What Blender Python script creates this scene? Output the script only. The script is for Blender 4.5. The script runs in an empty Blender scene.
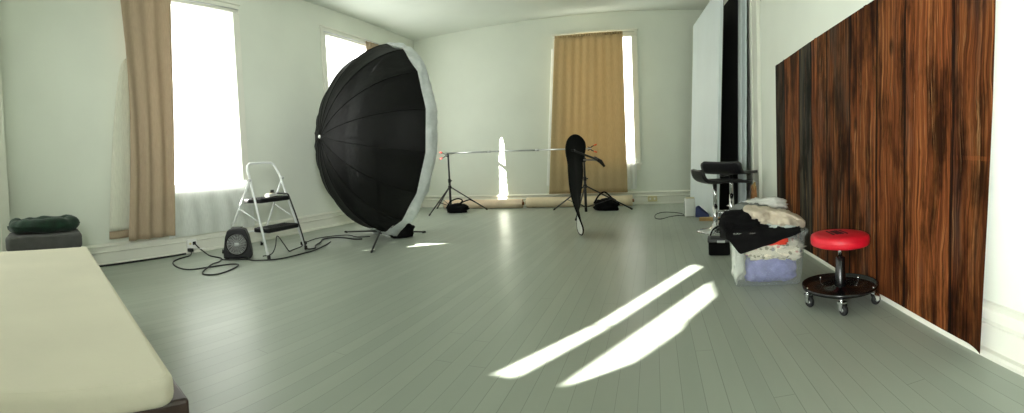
import bpy, bmesh, math, random
from math import sin, cos, tan, pi, radians as R, atan2, hypot
from mathutils import Vector as V, Matrix, noise
random.seed(7)
C = bpy.context.scene.collection
sc = bpy.context.scene

# ------------------------------------------------------------------ room sizes (metres; camera stands over the origin)
XL, XR, YF, YB, HC = -4.723, 1.361, 8.223, -2.3, 3.5
CAMZ = 0.9088

# ------------------------------------------------------------------ materials
def srgb(r, g, b):
    f = lambda c: c/12.92 if c <= .04045 else ((c+.055)/1.055)**2.4
    return (f(r/255), f(g/255), f(b/255), 1)

class NT:
    def __init__(s, name):
        s.m = bpy.data.materials.new(name); s.m.use_nodes = True
        s.t = s.m.node_tree; s.n = s.t.nodes; s.b = s.n['Principled BSDF']; s.out = s.n['Material Output']
    def new(s, t, **k):
        n = s.n.new(t)
        for a, v in k.items():
            if a.startswith('i_'):
                key = a[2:]
                n.inputs[int(key) if key.isdigit() else key.replace('_', ' ')].default_value = v
            else: setattr(n, a, v)
        return n
    def link(s, a, b): s.t.links.new(a, b)
    def math(s, op, a, b=None):
        n = s.new('ShaderNodeMath', operation=op)
        for i, q in enumerate((a, b)):
            if q is None: continue
            if isinstance(q, (int, float)): n.inputs[i].default_value = q
            else: s.link(q, n.inputs[i])
        return n.outputs[0]
    def ramp(s, fac, stops, interp='LINEAR'):
        n = s.new('ShaderNodeValToRGB'); e = n.color_ramp.elements; n.color_ramp.interpolation = interp
        while len(e) < len(stops): e.new(.5)
        for q, (p, c) in zip(e, stops): q.position = p; q.color = c
        s.link(fac, n.inputs[0]); return n.outputs[0]
    def mix(s, fac, a, b, mode='MIX'):
        n = s.new('ShaderNodeMix', data_type='RGBA', blend_type=mode)
        for i, q in ((0, fac), (6, a), (7, b)):
            if isinstance(q, (int, float, tuple)): n.inputs[i].default_value = q
            else: s.link(q, n.inputs[i])
        return n.outputs[2]
    def obj(s): return s.new('ShaderNodeTexCoord').outputs['Object']
    def geo(s): return s.new('ShaderNodeNewGeometry').outputs['Position']
    def noise(s, vec, scale, detail=3, rough=.5):
        n = s.new('ShaderNodeTexNoise', i_Scale=scale, i_Detail=detail, i_Roughness=rough)
        s.link(vec, n.inputs['Vector']); return n.outputs[0]
    def scale(s, vec, xyz):
        n = s.new('ShaderNodeMapping'); n.inputs['Scale'].default_value = xyz; s.link(vec, n.inputs[0]); return n.outputs[0]
    def bump(s, h, strength=.2, dist=.01):
        n = s.new('ShaderNodeBump', i_Strength=strength, i_Distance=dist); s.link(h, n.inputs['Height'])
        s.link(n.outputs[0], s.b.inputs['Normal']); return n

def plain(name, col, rough=.6, metal=0, spec=.5, nscale=0, namt=.12, bump=0, bscale=60):
    k = NT(name); b = k.b
    b.inputs['Base Color'].default_value = col; b.inputs['Roughness'].default_value = rough
    b.inputs['Metallic'].default_value = metal; b.inputs['Specular IOR Level'].default_value = spec
    if nscale:
        f = k.noise(k.obj(), nscale)
        d = tuple(c*(1-namt*2) for c in col[:3]) + (1,); l = tuple(min(1, c*(1+namt)) for c in col[:3]) + (1,)
        k.link(k.ramp(f, [(.3, d), (.7, l)]), b.inputs['Base Color'])
    if bump: k.bump(k.noise(k.obj(), bscale), bump, .005)
    return k.m

M = {}
M['wall'] = plain('wall_paint', srgb(226, 231, 218), .75, nscale=1.3, namt=.02, bump=.12, bscale=35)
M['ceil'] = plain('ceiling_paint', srgb(226, 232, 222), .8, nscale=1, namt=.02)
M['trim'] = plain('white_trim_paint', srgb(232, 233, 220), .45, nscale=3, namt=.02)
M['black_metal'] = plain('black_metal', srgb(28, 28, 30), .45, nscale=20, namt=.1)
M['black_plastic'] = plain('black_plastic', srgb(20, 20, 22), .5, 0, .35, nscale=30, namt=.08)
M['black_gloss'] = plain('black_gloss', srgb(14, 14, 15), .22, nscale=10, namt=.1)
M['rubber'] = plain('black_rubber', srgb(22, 22, 22), .7, nscale=20)
M['cable'] = plain('cable_black', srgb(26, 27, 27), .55, nscale=20)
M['chrome'] = plain('chrome', srgb(225, 226, 228), .12, 1, nscale=4, namt=.03)
M['alu'] = plain('aluminium', srgb(205, 207, 208), .32, 1, nscale=6, namt=.03)
M['white_metal'] = plain('white_enamel', srgb(226, 230, 228), .35, nscale=8, namt=.03)
M['white_plastic'] = plain('white_plastic', srgb(240, 241, 236), .4, nscale=8, namt=.03)
M['cream_plastic'] = plain('cream_plastic', srgb(214, 206, 160), .45, nscale=8, namt=.03)
M['red_plastic'] = plain('red_plastic', srgb(200, 40, 30), .4, nscale=8, namt=.05)
M['orange_plastic'] = plain('orange_plastic', srgb(225, 90, 30), .4, nscale=8, namt=.05)
M['red_vinyl'] = plain('red_vinyl', srgb(205, 14, 38), .42, nscale=12, namt=.06, bump=.08, bscale=90)
M['black_vinyl'] = plain('black_vinyl', srgb(24, 24, 26), .38, nscale=12, namt=.08)
M['kraft'] = plain('kraft_paper', srgb(230, 212, 180), .7, nscale=5, namt=.05)
M['pinkpaper'] = plain('peach_paper', srgb(236, 214, 186), .7, nscale=5, namt=.05)
M['tan_wood'] = plain('pale_wood', srgb(196, 160, 100), .6, nscale=9, namt=.12)
M['brown_paper'] = plain('brown_paper', srgb(160, 110, 66), .75, nscale=12, namt=.25, bump=.3, bscale=30)
M['dark_wood'] = plain('dark_wood', srgb(52, 36, 30), .35, nscale=7, namt=.25)
M['foam'] = plain('foam_pad', srgb(212, 207, 186), .9, nscale=3, namt=.025, bump=.25, bscale=70)
M['sheet'] = plain('slate_sheet', srgb(74, 84, 92), .9, nscale=14, namt=.12)
M['grey_cloth'] = plain('grey_cloth', srgb(78, 78, 76), .9, nscale=8, namt=.12, bump=.3, bscale=50)
M['green'] = plain('green_plush', srgb(10, 46, 28), .85, nscale=14, namt=.3, bump=.5, bscale=60)
M['green'].node_tree.nodes['Principled BSDF'].inputs['Sheen Weight'].default_value = .15
M['black_cloth'] = plain('black_cloth', srgb(10, 10, 11), .95, 0, .2, nscale=10, namt=.2, bump=.4, bscale=40)
M['cream_cloth'] = plain('cream_cloth', srgb(198, 187, 166), .9, nscale=7, namt=.08, bump=.35, bscale=25)
M['gray_knit'] = plain('grey_knit', srgb(120, 124, 120), .95, nscale=10, namt=.12, bump=.3, bscale=40)
M['white_cloth'] = plain('white_cloth', srgb(206, 208, 200), .9, nscale=8, namt=.06, bump=.3, bscale=25)
M['pale_cloth'] = plain('pale_grey_cloth', srgb(178, 188, 182), .9, nscale=8, namt=.06, bump=.3, bscale=25)
M['lavender'] = plain('lavender_cloth', srgb(140, 142, 200), .95, nscale=16, namt=.14, bump=.5, bscale=45)
M['red_cloth'] = plain('red_cloth', srgb(232, 66, 40), .8, nscale=8, namt=.08)
M['blue_cloth'] = plain('navy_cloth', srgb(56, 66, 110), .8, nscale=8, namt=.15)
M['white_board'] = plain('white_foam_board', srgb(222, 232, 232), .55, nscale=1.4, namt=.02)
M['black_board'] = plain('black_foam_board', srgb(12, 12, 13), .8, nscale=3, namt=.1)
M['label_black'] = plain('black_print', srgb(28, 8, 10), .6, nscale=20)
M['grill'] = plain('grey_grill', srgb(168, 170, 168), .45, nscale=12, namt=.1)
M['badge'] = plain('silver_badge', srgb(170, 174, 172), .35, .4, nscale=12, namt=.1)

def floor_mat():
    k = NT('painted_floorboards'); b = k.b
    pos = k.geo(); sx = k.new('ShaderNodeSeparateXYZ'); k.link(pos, sx.inputs[0])
    W = .083
    u = k.math('DIVIDE', sx.outputs[0], W); fl = k.math('FLOOR', u); fr = k.math('FRACT', u)
    d = k.math('ABSOLUTE', k.math('SUBTRACT', fr, .5))
    wn = k.new('ShaderNodeTexWhiteNoise', noise_dimensions='1D'); k.link(fl, wn.inputs['W'])
    gapw = k.math('SUBTRACT', .494, k.math('MULTIPLY', k.math('POWER', wn.outputs[0], 2), .014))
    ln = k.noise(k.scale(pos, (1, .9, 1)), 2.2, 3)
    gap = k.math('GREATER_THAN', d, k.math('SUBTRACT', gapw, k.math('MULTIPLY', ln, .012)))
    # butt joints
    v = k.math('ADD', k.math('DIVIDE', sx.outputs[1], 2.9), k.math('MULTIPLY', wn.outputs[0], 17.3))
    dj = k.math('ABSOLUTE', k.math('SUBTRACT', k.math('FRACT', v), .5))
    joint = k.math('GREATER_THAN', dj, .4994)
    line = k.math('MAXIMUM', gap, joint)
    n1 = k.noise(k.scale(pos, (4, .6, 1)), 3, 4, .6)
    n2 = k.noise(pos, 1.1, 2)
    base = k.mix(wn.outputs[0], srgb(157, 165, 153), srgb(166, 174, 161))
    base = k.mix(k.math('MULTIPLY', n1, .5), base, srgb(150, 158, 146))
    sc_ = k.noise(k.scale(pos, (30, 5, 1)), 2, 5, .7)
    spot = k.math('MULTIPLY', k.math('GREATER_THAN', sc_, .70), .35)
    base = k.mix(spot, base, srgb(124, 128, 116))
    col = k.mix(k.math('MULTIPLY', line, .40), base, srgb(70, 74, 66))
    k.link(col, b.inputs['Base Color'])
    r = k.math('ADD', k.math('MULTIPLY', n1, .14), .30); k.link(r, b.inputs['Roughness'])
    b.inputs['Specular IOR Level'].default_value = .42
    h = k.math('ADD', k.math('MULTIPLY', k.math('SUBTRACT', 1, line), 1.0), k.math('MULTIPLY', n2, .35))
    k.bump(h, .25, .004)
    return k.m
M['floor'] = floor_mat()

def wood_backdrop():
    k = NT('printed_wood_planks'); b = k.b
    pos = k.geo(); sx = k.new('ShaderNodeSeparateXYZ'); k.link(pos, sx.inputs[0])
    y = sx.outputs[1]
    # plank index from a stepped ramp of the plank joints
    joints = [j*.973 for j in (1.46, 1.73, 2.17, 2.50, 2.90, 3.34, 3.69, 4.01, 4.50, 4.86)]
    idx = None; line = None; wob = k.math('MULTIPLY', k.math('SUBTRACT', k.noise(k.scale(pos, (0, .2, 1.6)), 2, 2), .5), .03)
    yw = k.math('ADD', y, wob)
    for j in joints[1:-1]:
        g = k.math('GREATER_THAN', yw, j); idx = g if idx is None else k.math('ADD', idx, g)
        l = k.math('LESS_THAN', k.math('ABSOLUTE', k.math('SUBTRACT', yw, j)), .012); line = l if line is None else k.math('MAXIMUM', line, l)
    tint = k.ramp(k.math('DIVIDE', k.math('ADD', idx, .5), 9), [(i/9, (q, q, q, 1)) for i, q in enumerate((.26, .05, .12, .22, .34, .30, .95, .15, .62))], 'CONSTANT')
    cmb = k.new('ShaderNodeCombineXYZ'); k.link(k.math('MULTIPLY', idx, 7.3), cmb.inputs[0]); k.link(k.math('MULTIPLY', idx, 3.1), cmb.inputs[2])
    add = k.new('ShaderNodeVectorMath', operation='ADD'); k.link(pos, add.inputs[0]); k.link(cmb.outputs[0], add.inputs[1])
    q = add.outputs[0]
    warp = k.new('ShaderNodeCombineXYZ'); k.link(k.math('MULTIPLY', k.math('SUBTRACT', k.noise(k.scale(q, (1, 2.5, 1.4)), 1.5, 3), .5), .10), warp.inputs[1])
    ad2 = k.new('ShaderNodeVectorMath', operation='ADD'); k.link(q, ad2.inputs[0]); k.link(warp.outputs[0], ad2.inputs[1]); g_ = ad2.outputs[0]
    big = k.noise(k.scale(q, (1, 4, .9)), 1.6, 3, .6)
    gr = k.noise(k.scale(g_, (1, 19, .42)), 2.0, 6, .66)
    fine = k.noise(k.scale(g_, (1, 110, 1.1)), 2.0, 5, .62)
    dark = k.noise(k.scale(q, (1, 4.2, 1.2)), 1.5, 5, .62)
    c = k.ramp(gr, [(.30, srgb(58, 30, 16)), (.43, srgb(116, 62, 34)), (.55, srgb(158, 92, 50)), (.70, srgb(206, 142, 86))])
    c2 = k.ramp(gr, [(.30, srgb(38, 40, 38)), (.46, srgb(74, 74, 68)), (.58, srgb(112, 102, 86)), (.72, srgb(164, 136, 104))])
    t = k.math('ADD', tint, k.math('MULTIPLY', k.math('SUBTRACT', big, .5), 1.5))
    tt = k.ramp(t, [(.25, (0, 0, 0, 1)), (.75, (1, 1, 1, 1))])
    c = k.mix(tt, c, c2)
    dk = k.ramp(dark, [(.37, (.10, .11, .10, 1)), (.45, (.45, .45, .43, 1)), (.53, (1, 1, 1, 1))])
    c = k.mix(.92, c, dk, 'MULTIPLY')
    fi = k.ramp(fine, [(.36, (.22, .22, .2, 1)), (.55, (1.1, 1.08, 1.05, 1))]); c = k.mix(.8, c, fi, 'MULTIPLY')
    kn = k.new('ShaderNodeTexVoronoi', i_Scale=1.0); k.link(k.scale(g_, (1, 3.4, 1.7)), kn.inputs['Vector'])
    kr = k.ramp(kn.outputs[0], [(.04, (.08, .07, .06, 1)), (.12, (1, 1, 1, 1))]); c = k.mix(.85, c, kr, 'MULTIPLY')
    hl = k.noise(k.scale(g_, (1, 34, .9)), 1.7, 5, .72)
    c = k.mix(k.ramp(hl, [(.60, (0, 0, 0, 1)), (.68, (.75, .75, .75, 1))]), c, srgb(206, 156, 104))
    # scraped bright band low on the plank at the near end
    z = sx.outputs[2]
    band = k.math('MULTIPLY', k.math('LESS_THAN', k.math('ABSOLUTE', k.math('SUBTRACT', z, k.math('ADD', .872, k.math('MULTIPLY', hl, .02)))), .010), k.math('LESS_THAN', y, 1.675))
    c = k.mix(k.math('MULTIPLY', band, k.ramp(gr, [(.42, (.0,)*3+(1,)), (.6, (.7,)*3+(1,))])), c, srgb(180, 104, 56))
    c = k.mix(k.math('MULTIPLY', line, .88), c, srgb(14, 10, 8))
    pv = k.ramp(k.math('DIVIDE', k.math('ADD', idx, .5), 9), [(i/9, (q_, q_, q_, 1)) for i, q_ in enumerate((.72, 1.12, .9, 1.0, .7, 1.15, .85, 1.15, .62))], 'CONSTANT')
    c = k.mix(1.0, c, pv, 'MULTIPLY'); c = k.mix(1.0, c, (.56, .57, .57, 1), 'MULTIPLY')
    k.link(c, b.inputs['Base Color']); b.inputs['Roughness'].default_value = .65
    b.inputs['Specular IOR Level'].default_value = .05
    return k.m
M['backdrop'] = wood_backdrop()

def curtain_mat(name, col, trans):
    k = NT(name); b = k.b
    f = k.noise(k.scale(k.obj(), (60, 60, 4)), 3, 3); c0 = tuple(c*.88 for c in col[:3])+(1,)
    cc = k.ramp(f, [(.35, c0), (.65, col)]); k.link(cc, b.inputs['Base Color']); b.inputs['Roughness'].default_value = .8
    tr = k.new('ShaderNodeBsdfTranslucent'); k.link(cc, tr.inputs[0])
    mx = k.new('ShaderNodeMixShader'); mx.inputs[0].default_value = trans
    k.link(b.outputs[0], mx.inputs[1]); k.link(tr.outputs[0], mx.inputs[2]); k.link(mx.outputs[0], k.out.inputs[0])
    return k.m
M['brown_curtain'] = curtain_mat('brown_curtain_fabric', srgb(184, 164, 138), .2)
M['tan_curtain'] = curtain_mat('tan_curtain_fabric', srgb(202, 179, 136), .25)
M['lining'] = curtain_mat('curtain_lining', srgb(240, 240, 224), .3)
M['sheer_low'] = curtain_mat('sheer_fabric', srgb(244, 247, 244), .5)

def emit(name, col, s):
    k = NT(name); k.b.inputs['Base Color'].default_value = (.8, .8, .8, 1)
    k.b.inputs['Emission Color'].default_value = col
    f = k.noise(k.scale(k.obj(), (1, 9, .4)), 3, 2)
    st = k.math('MULTIPLY', k.math('ADD', k.math('MULTIPLY', f, .3), .85), s)
    k.link(st, k.b.inputs['Emission Strength']); k.b.inputs['Roughness'].default_value = .9
    return k.m
GLOW = 4.65
M['sheer_glow'] = emit('glowing_sheer_fabric', (.985, 1, .95, 1), GLOW)  # emission put into the cloth in place of daylight behind it
M['added_sun_mask'] = emit('glowing_sun_mask', (.985, 1, .95, 1), GLOW)  # the added panel glows by itself instead of passing daylight

def umbrella_black():
    k = NT('black_umbrella_nylon'); b = k.b
    f = k.noise(k.obj(), 5, 4); k.link(k.ramp(f, [(.35, srgb(5, 5, 5)), (.7, srgb(10, 10, 10))]), b.inputs['Base Color'])
    b.inputs['Roughness'].default_value = .55; b.inputs['Specular IOR Level'].default_value = .12
    k.bump(k.noise(k.obj(), 11, 4), .35, .02)
    tr = k.new('ShaderNodeBsdfTransparent'); mx = k.new('ShaderNodeMixShader'); mx.inputs[0].default_value = .02
    k.link(b.outputs[0], mx.inputs[1]); k.link(tr.outputs[0], mx.inputs[2]); k.link(mx.outputs[0], k.out.inputs[0])
    return k.m
M['umb_black'] = umbrella_black()
def silver_cloth():
    k = NT('white_diffusion_fabric'); b = k.b
    f = k.noise(k.obj(), 9, 4, .6); k.link(k.ramp(f, [(.3, srgb(214, 222, 220)), (.7, srgb(246, 250, 249))]), b.inputs['Base Color'])
    b.inputs['Roughness'].default_value = .4
    k.bump(k.noise(k.obj(), 13, 4, .6), .7, .03)
    tr = k.new('ShaderNodeBsdfTranslucent'); tr.inputs[0].default_value = (.8, .85, .83, 1)
    mx = k.new('ShaderNodeMixShader'); mx.inputs[0].default_value = .35
    k.link(b.outputs[0], mx.inputs[1]); k.link(tr.outputs[0], mx.inputs[2]); k.link(mx.outputs[0], k.out.inputs[0])
    return k.m
M['diff'] = silver_cloth()
def clear_plastic():
    k = NT('clear_plastic'); b = k.b
    b.inputs['Base Color'].default_value = (.82, .87, .85, 1); b.inputs['Roughness'].default_value = .15
    k.bump(k.noise(k.obj(), 6, 2), .1, .01)
    tr = k.new('ShaderNodeBsdfTransparent'); tr.inputs[0].default_value = (.95, .97, .96, 1)
    mx = k.new('ShaderNodeMixShader'); mx.inputs[0].default_value = .82
    k.link(b.outputs[0], mx.inputs[1]); k.link(tr.outputs[0], mx.inputs[2]); k.link(mx.outputs[0], k.out.inputs[0])
    return k.m
M['clear'] = clear_plastic()
def floral():
    k = NT('floral_print'); b = k.b
    v = k.new('ShaderNodeTexVoronoi', i_Scale=26.0); k.link(k.obj(), v.inputs['Vector'])
    wn = k.ramp(v.outputs['Color'], [(.3, srgb(120, 116, 92)), (.5, srgb(190, 120, 120)), (.7, srgb(120, 120, 134))], 'CONSTANT')
    m = k.ramp(v.outputs['Distance'], [(.30, (1, 1, 1, 1)), (.42, (0, 0, 0, 1))])
    c = k.mix(k.math('MULTIPLY', m, .8), srgb(226, 220, 200), wn); k.link(c, b.inputs['Base Color'])
    b.inputs['Roughness'].default_value = .9; k.bump(k.noise(k.obj(), 20), .4, .01)
    return k.m
M['floral'] = floral()

# ------------------------------------------------------------------ mesh builder
class MB:
    def __init__(s): s.v = []; s.f = []; s.sm = []; s.mi = []
    def add(s, vs, fs, smooth=False, mi=0):
        o = len(s.v); s.v += [V(p) for p in vs]
        for f in fs: s.f.append([i+o for i in f]); s.sm.append(smooth); s.mi.append(mi)
        return s
    def box(s, lo, hi, mat=None, mi=0):
        x0, y0, z0 = lo; x1, y1, z1 = hi
        vs = [V(p) for p in ((x0,y0,z0),(x1,y0,z0),(x1,y1,z0),(x0,y1,z0),(x0,y0,z1),(x1,y0,z1),(x1,y1,z1),(x0,y1,z1))]
        if mat: vs = [mat @ p for p in vs]
        return s.add(vs, [(0,3,2,1),(4,5,6,7),(0,1,5,4),(1,2,6,5),(2,3,7,6),(3,0,4,7)], False, mi)
    def prism(s, poly, lo, hi, mat=None, mi=0, smooth=False):     # poly in xy, extruded in z
        n = len(poly); vs = [V((x, y, lo)) for x, y in poly] + [V((x, y, hi)) for x, y in poly]
        if mat: vs = [mat @ p for p in vs]
        s.add(vs, [tuple(range(n-1, -1, -1)), tuple(range(n, 2*n))], False, mi)
        o = len(s.v)-2*n
        for i in range(n):
            j = (i+1) % n; s.f.append([o+i, o+j, o+n+j, o+n+i]); s.sm.append(smooth); s.mi.append(mi)
        return s
    def tube(s, pts, r, seg=10, closed=False, cap=True, mi=0):
        pts = [V(p) for p in pts]; n = len(pts); rs = r if isinstance(r, (list, tuple)) else [r]*n
        vs = []; prev = None
        for i, p in enumerate(pts):
            a = pts[(i-1) % n] if (closed or i > 0) else p; b = pts[(i+1) % n] if (closed or i < n-1) else p
            t = (b-a).normalized()
            if prev is None:
                u = t.orthogonal().normalized()
            else:
                u = prev - t*prev.dot(t); u = u.normalized() if u.length > 1e-6 else t.orthogonal().normalized()
            prev = u; w = t.cross(u)
            for k in range(seg):
                an = 2*pi*k/seg; vs.append(p + (u*cos(an)+w*sin(an))*rs[i])
        fs = []
        for i in range(n if closed else n-1):
            for k in range(seg):
                a = i*seg+k; b = i*seg+(k+1) % seg; c = ((i+1) % n)*seg; fs.append((a, b, c+(k+1) % seg, c+k))
        s.add(vs, fs, True, mi)
        if cap and not closed:
            o = len(s.v)-len(vs)
            s.f.append([o+k for k in range(seg-1, -1, -1)]); s.sm.append(False); s.mi.append(mi)
            s.f.append([o+(n-1)*seg+k for k in range(seg)]); s.sm.append(False); s.mi.append(mi)
        return s
    def lathe(s, prof, seg=32, mat=None, mi=0, sy=1.0):          # prof: (r, z) list from bottom to top
        vs = []; 
        for r, z in prof:
            for k in range(seg):
                an = 2*pi*k/seg; vs.append(V((r*cos(an), r*sin(an)*sy, z)))
        if mat: vs = [mat @ p for p in vs]
        fs = []
        for i in range(len(prof)-1):
            for k in range(seg):
                a = i*seg+k; b = i*seg+(k+1) % seg; fs.append((a, b, b+seg, a+seg))
        s.add(vs, fs, True, mi); o = len(s.v)-len(vs)
        if prof[0][0] > 1e-5: s.f.append([o+k for k in range(seg-1, -1, -1)]); s.sm.append(False); s.mi.append(mi)
        if prof[-1][0] > 1e-5: s.f.append([o+(len(prof)-1)*seg+k for k in range(seg)]); s.sm.append(False); s.mi.append(mi)
        return s
    def grid(s, fn, nu, nv, smooth=True, mi=0, wrap=False):
        vs = [fn(i/nu, j/nv) for i in range(nu+1) for j in range(nv+1)]
        fs = [(i*(nv+1)+j, (i+1)*(nv+1)+j, (i+1)*(nv+1)+j+1, i*(nv+1)+j+1) for i in range(nu) for j in range(nv)]
        return s.add(vs, fs, smooth, mi)
    def blob(s, c, rad, amp=.15, freq=2.0, seed=0, nu=28, nv=18, flat=0, mat=None, power=1.0):
        c = V(c); vs = []
        for j in range(nv+1):
            th = pi*j/nv
            for i in range(nu):
                ph = 2*pi*i/nu; sg = lambda t: math.copysign(abs(t)**power, t)
                d = V((sg(sin(th)*cos(ph)), sg(sin(th)*sin(ph)), -sg(cos(th))))
                k = 1 + amp*(noise.noise(d*freq+V((seed*3.1, seed, 0))) + .5*noise.noise(d*freq*2.7+V((seed, 9, seed))) + .25*noise.noise(d*freq*6+V((5, seed, 2))))
                p = V((d.x*rad[0]*k, d.y*rad[1]*k, d.z*rad[2]*k))
                if flat and p.z < -rad[2]*flat: p.z = -rad[2]*flat
                if mat: p = mat @ p
                vs.append(c+p)
        fs = [(j*nu+i, j*nu+(i+1) % nu, (j+1)*nu+(i+1) % nu, (j+1)*nu+i) for j in range(nv) for i in range(nu)]
        return s.add(vs, fs, True)
    def build(s, name, mats, parent=None, bevel=0, seg=2, solid=0, sub=0):
        me = bpy.data.meshes.new(name); me.from_pydata([tuple(p) for p in s.v], [], s.f)
        me.polygons.foreach_set('use_smooth', s.sm); me.polygons.foreach_set('material_index', s.mi)
        for m in (mats if isinstance(mats, (list, tuple)) else [mats]): me.materials.append(m)
        bm = bmesh.new(); bm.from_mesh(me); bmesh.ops.remove_doubles(bm, verts=bm.verts, dist=1e-6)
        bmesh.ops.dissolve_degenerate(bm, dist=1e-7, edges=bm.edges)
        if not solid: bmesh.ops.recalc_face_normals(bm, faces=bm.faces)
        bm.to_mesh(me); bm.free()
        o = bpy.data.objects.new(name, me); C.objects.link(o)
        if parent: o.parent = parent
        if solid:
            md = o.modifiers.new('s', 'SOLIDIFY'); md.thickness = solid; md.offset = 0
        if bevel:
            md = o.modifiers.new('b', 'BEVEL'); md.width = bevel; md.segments = seg; md.limit_method = 'ANGLE'; md.angle_limit = R(40)
            md.harden_normals = False
        if sub:
            md = o.modifiers.new('u', 'SUBSURF'); md.levels = sub; md.render_levels = sub
        return o

def tag(o, label, cat, group=None):
    o['label'] = label; o['category'] = cat
    if group: o['group'] = group
    return o
def thing(name, label, cat, loc=(0, 0, 0), rz=0, group=None):
    o = bpy.data.objects.new(name, None); o.empty_display_size = .1; C.objects.link(o)
    o.location = loc; o.rotation_euler = (0, 0, rz); return tag(o, label, cat, group)
def struct(o): o['kind'] = 'structure'; return o
def spline(pts, n=8, closed=False):
    P = [V(p) for p in pts]; out = []; N = len(P)
    for i in range(N if closed else N-1):
        g = (lambda k: P[k % N]) if closed else (lambda k: P[max(0, min(N-1, k))])
        a, b, c, d = g(i-1), g(i), g(i+1), g(i+2)
        for k in range(n):
            t = k/n
            out.append(.5*((2*b)+(c-a)*t+(2*a-5*b+4*c-d)*t*t+(3*b-a-3*c+d)*t**3))
    if not closed: out.append(P[-1])
    return out
def rotz(a): return Matrix.Rotation(a, 4, 'Z')
def frame_mat(o, xdir, ydir):
    x = V(xdir).normalized(); y = V(ydir); y = (y - x*y.dot(x)).normalized(); z = x.cross(y)
    m = Matrix((x, y, z)).transposed().to_4x4(); m.translation = V(o); return m

# ------------------------------------------------------------------ sun direction and the gaps its beams come through
AZ, EL = R(50), R(23)
SD = V((sin(AZ)*cos(EL), cos(AZ)*cos(EL), -sin(EL)))          # travel direction
XS = XL-.05                                                     # plane of the sheers and the added sun mask
def back(p):
    p = V(p); t = (p.x-XS)/SD.x; q = p - SD*t; return (q.y, q.z)
BEAMS_FLOOR = [ [(-0.688, 1.747), (-0.619, 1.879), (-0.541, 2.021), (-0.452, 2.175), (-0.351, 2.342), (-0.275, 2.295), (-0.37, 2.137), (-0.453, 1.992), (-0.527, 1.858), (-0.592, 1.734)],
    [(-0.333, 2.371), (-0.244, 2.556), (-0.142, 2.765), (-0.022, 3.005), (0.12, 3.283), (0.29, 3.613), (0.353, 3.504), (0.187, 3.193), (0.048, 2.93), (-0.069, 2.704), (-0.17, 2.505), (-0.257, 2.33)],
    [(-0.383, 1.715), (-0.308, 1.869), (-0.218, 2.042), (-0.113, 2.241), (0.015, 2.473), (0.171, 2.751), (0.366, 3.092), (0.356, 2.759), (0.239, 2.55), (0.139, 2.369), (0.105, 2.249), (-0.001, 2.092), (-0.093, 1.951), (-0.174, 1.824), (-0.245, 1.708)] ]
HOLES3 = [[back((x, y, 0)) for x, y in q] for q in BEAMS_FLOOR]
HOLES1 = [[back(p) for p in ((-3.03,3.83,0),(-2.99,3.78,0),(-2.62,4.12,0),(-2.28,4.50,0),(-2.55,4.45,0),(-2.75,4.27,0))]]
HOLES2 = [[back((x, YF, z)) for x, z in q] for q in ([(-2.95,.88),(-2.83,.80),(-2.835,1.22),(-2.87,1.36),(-2.915,1.30)], [(-2.965,.13),(-2.80,.13),(-2.82,.70),(-2.95,.80)])]

def panel_with_holes(y0, y1, z0, z1, holes, x=XS):
    from mathutils.geometry import delaunay_2d_cdt
    pts = []; es = []
    for lp in [[(y0, z0), (y1, z0), (y1, z1), (y0, z1)]] + holes:
        o = len(pts); n = len(lp); pts += [V((a, c)) for a, c in lp]; es += [(o+i, o+(i+1) % n) for i in range(n)]
    P2, _, F2, _, _, _ = delaunay_2d_cdt(pts, es, [], 1, 1e-6)
    # drop any triangle whose centre is inside a hole
    def inside(p, poly):
        c = False; j = len(poly)-1
        for i in range(len(poly)):
            if (poly[i][1] > p[1]) != (poly[j][1] > p[1]) and p[0] < (poly[j][0]-poly[i][0])*(p[1]-poly[i][1])/(poly[j][1]-poly[i][1])+poly[i][0]: c = not c
            j = i
        return c
    fs = []
    for f in F2:
        c = sum((P2[i] for i in f), V((0, 0)))/len(f)
        if not any(inside(c, h) for h in holes): fs.append(list(f))
    return [(x, p.x, p.y) for p in P2], fs

# ------------------------------------------------------------------ room shell
Z0, Z1 = .76, 3.05
WL = {1: (2.25, 3.60), 2: (5.42, 7.10), 3: (-2.12, .0)}
WFX = (-1.68, -.34)
T = .16
struct(MB().box((XL-.5, YB-.5, -.1), (XR+.5, YF+.5, 0)).build('floor', M['floor']))
struct(MB().box((XL-.5, YB-.5, HC), (XR+.5, YF+.5, HC+.1)).build('ceiling', M['ceil']))
b = MB(); ys = YB-.3
for n in (3, 1, 2):
    a, c = WL[n]
    b.box((XL-T, ys, -.05), (XL, a, HC+.05)); b.box((XL-T, a, -.05), (XL, c, Z0)); b.box((XL-T, a, Z1), (XL, c, HC+.05)); ys = c
b.box((XL-T, ys, -.05), (XL, YF+T, HC+.05)); struct(b.build('wall_left', M['wall']))
b = MB()
b.box((XL-T, YF, -.05), (WFX[0], YF+T, HC+.05)); b.box((WFX[0], YF, -.05), (WFX[1], YF+T, Z0)); b.box((WFX[0], YF, Z1), (WFX[1], YF+T, HC+.05))
b.box((WFX[1], YF, -.05), (XR+T, YF+T, HC+.05)); struct(b.build('wall_far', M['wall']))
struct(MB().box((XR, YB-T, -.05), (XR+T, YF+T, HC+.05)).build('wall_right', M['wall']))
struct(MB().box((XL-T, YB-T, -.05), (XR+T, YB, HC+.05)).build('wall_back', M['wall']))
struct(MB().box((XL, .50, 0), (XL+.10, .60, HC)).build('trim_1', M['trim'], bevel=.004))          # pilaster beside the bed
# door casing on the right wall beyond the backdrop
struct(MB().box((XR-.045, 5.52, 0), (XR, 5.62, 3.3)).box((XR-.03, 5.62, 0), (XR, 5.84, 3.3)).box((XR-.045, 5.84, 0), (XR, 5.94, 3.3)).build('trim_2', M['trim'], bevel=.004))
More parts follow.
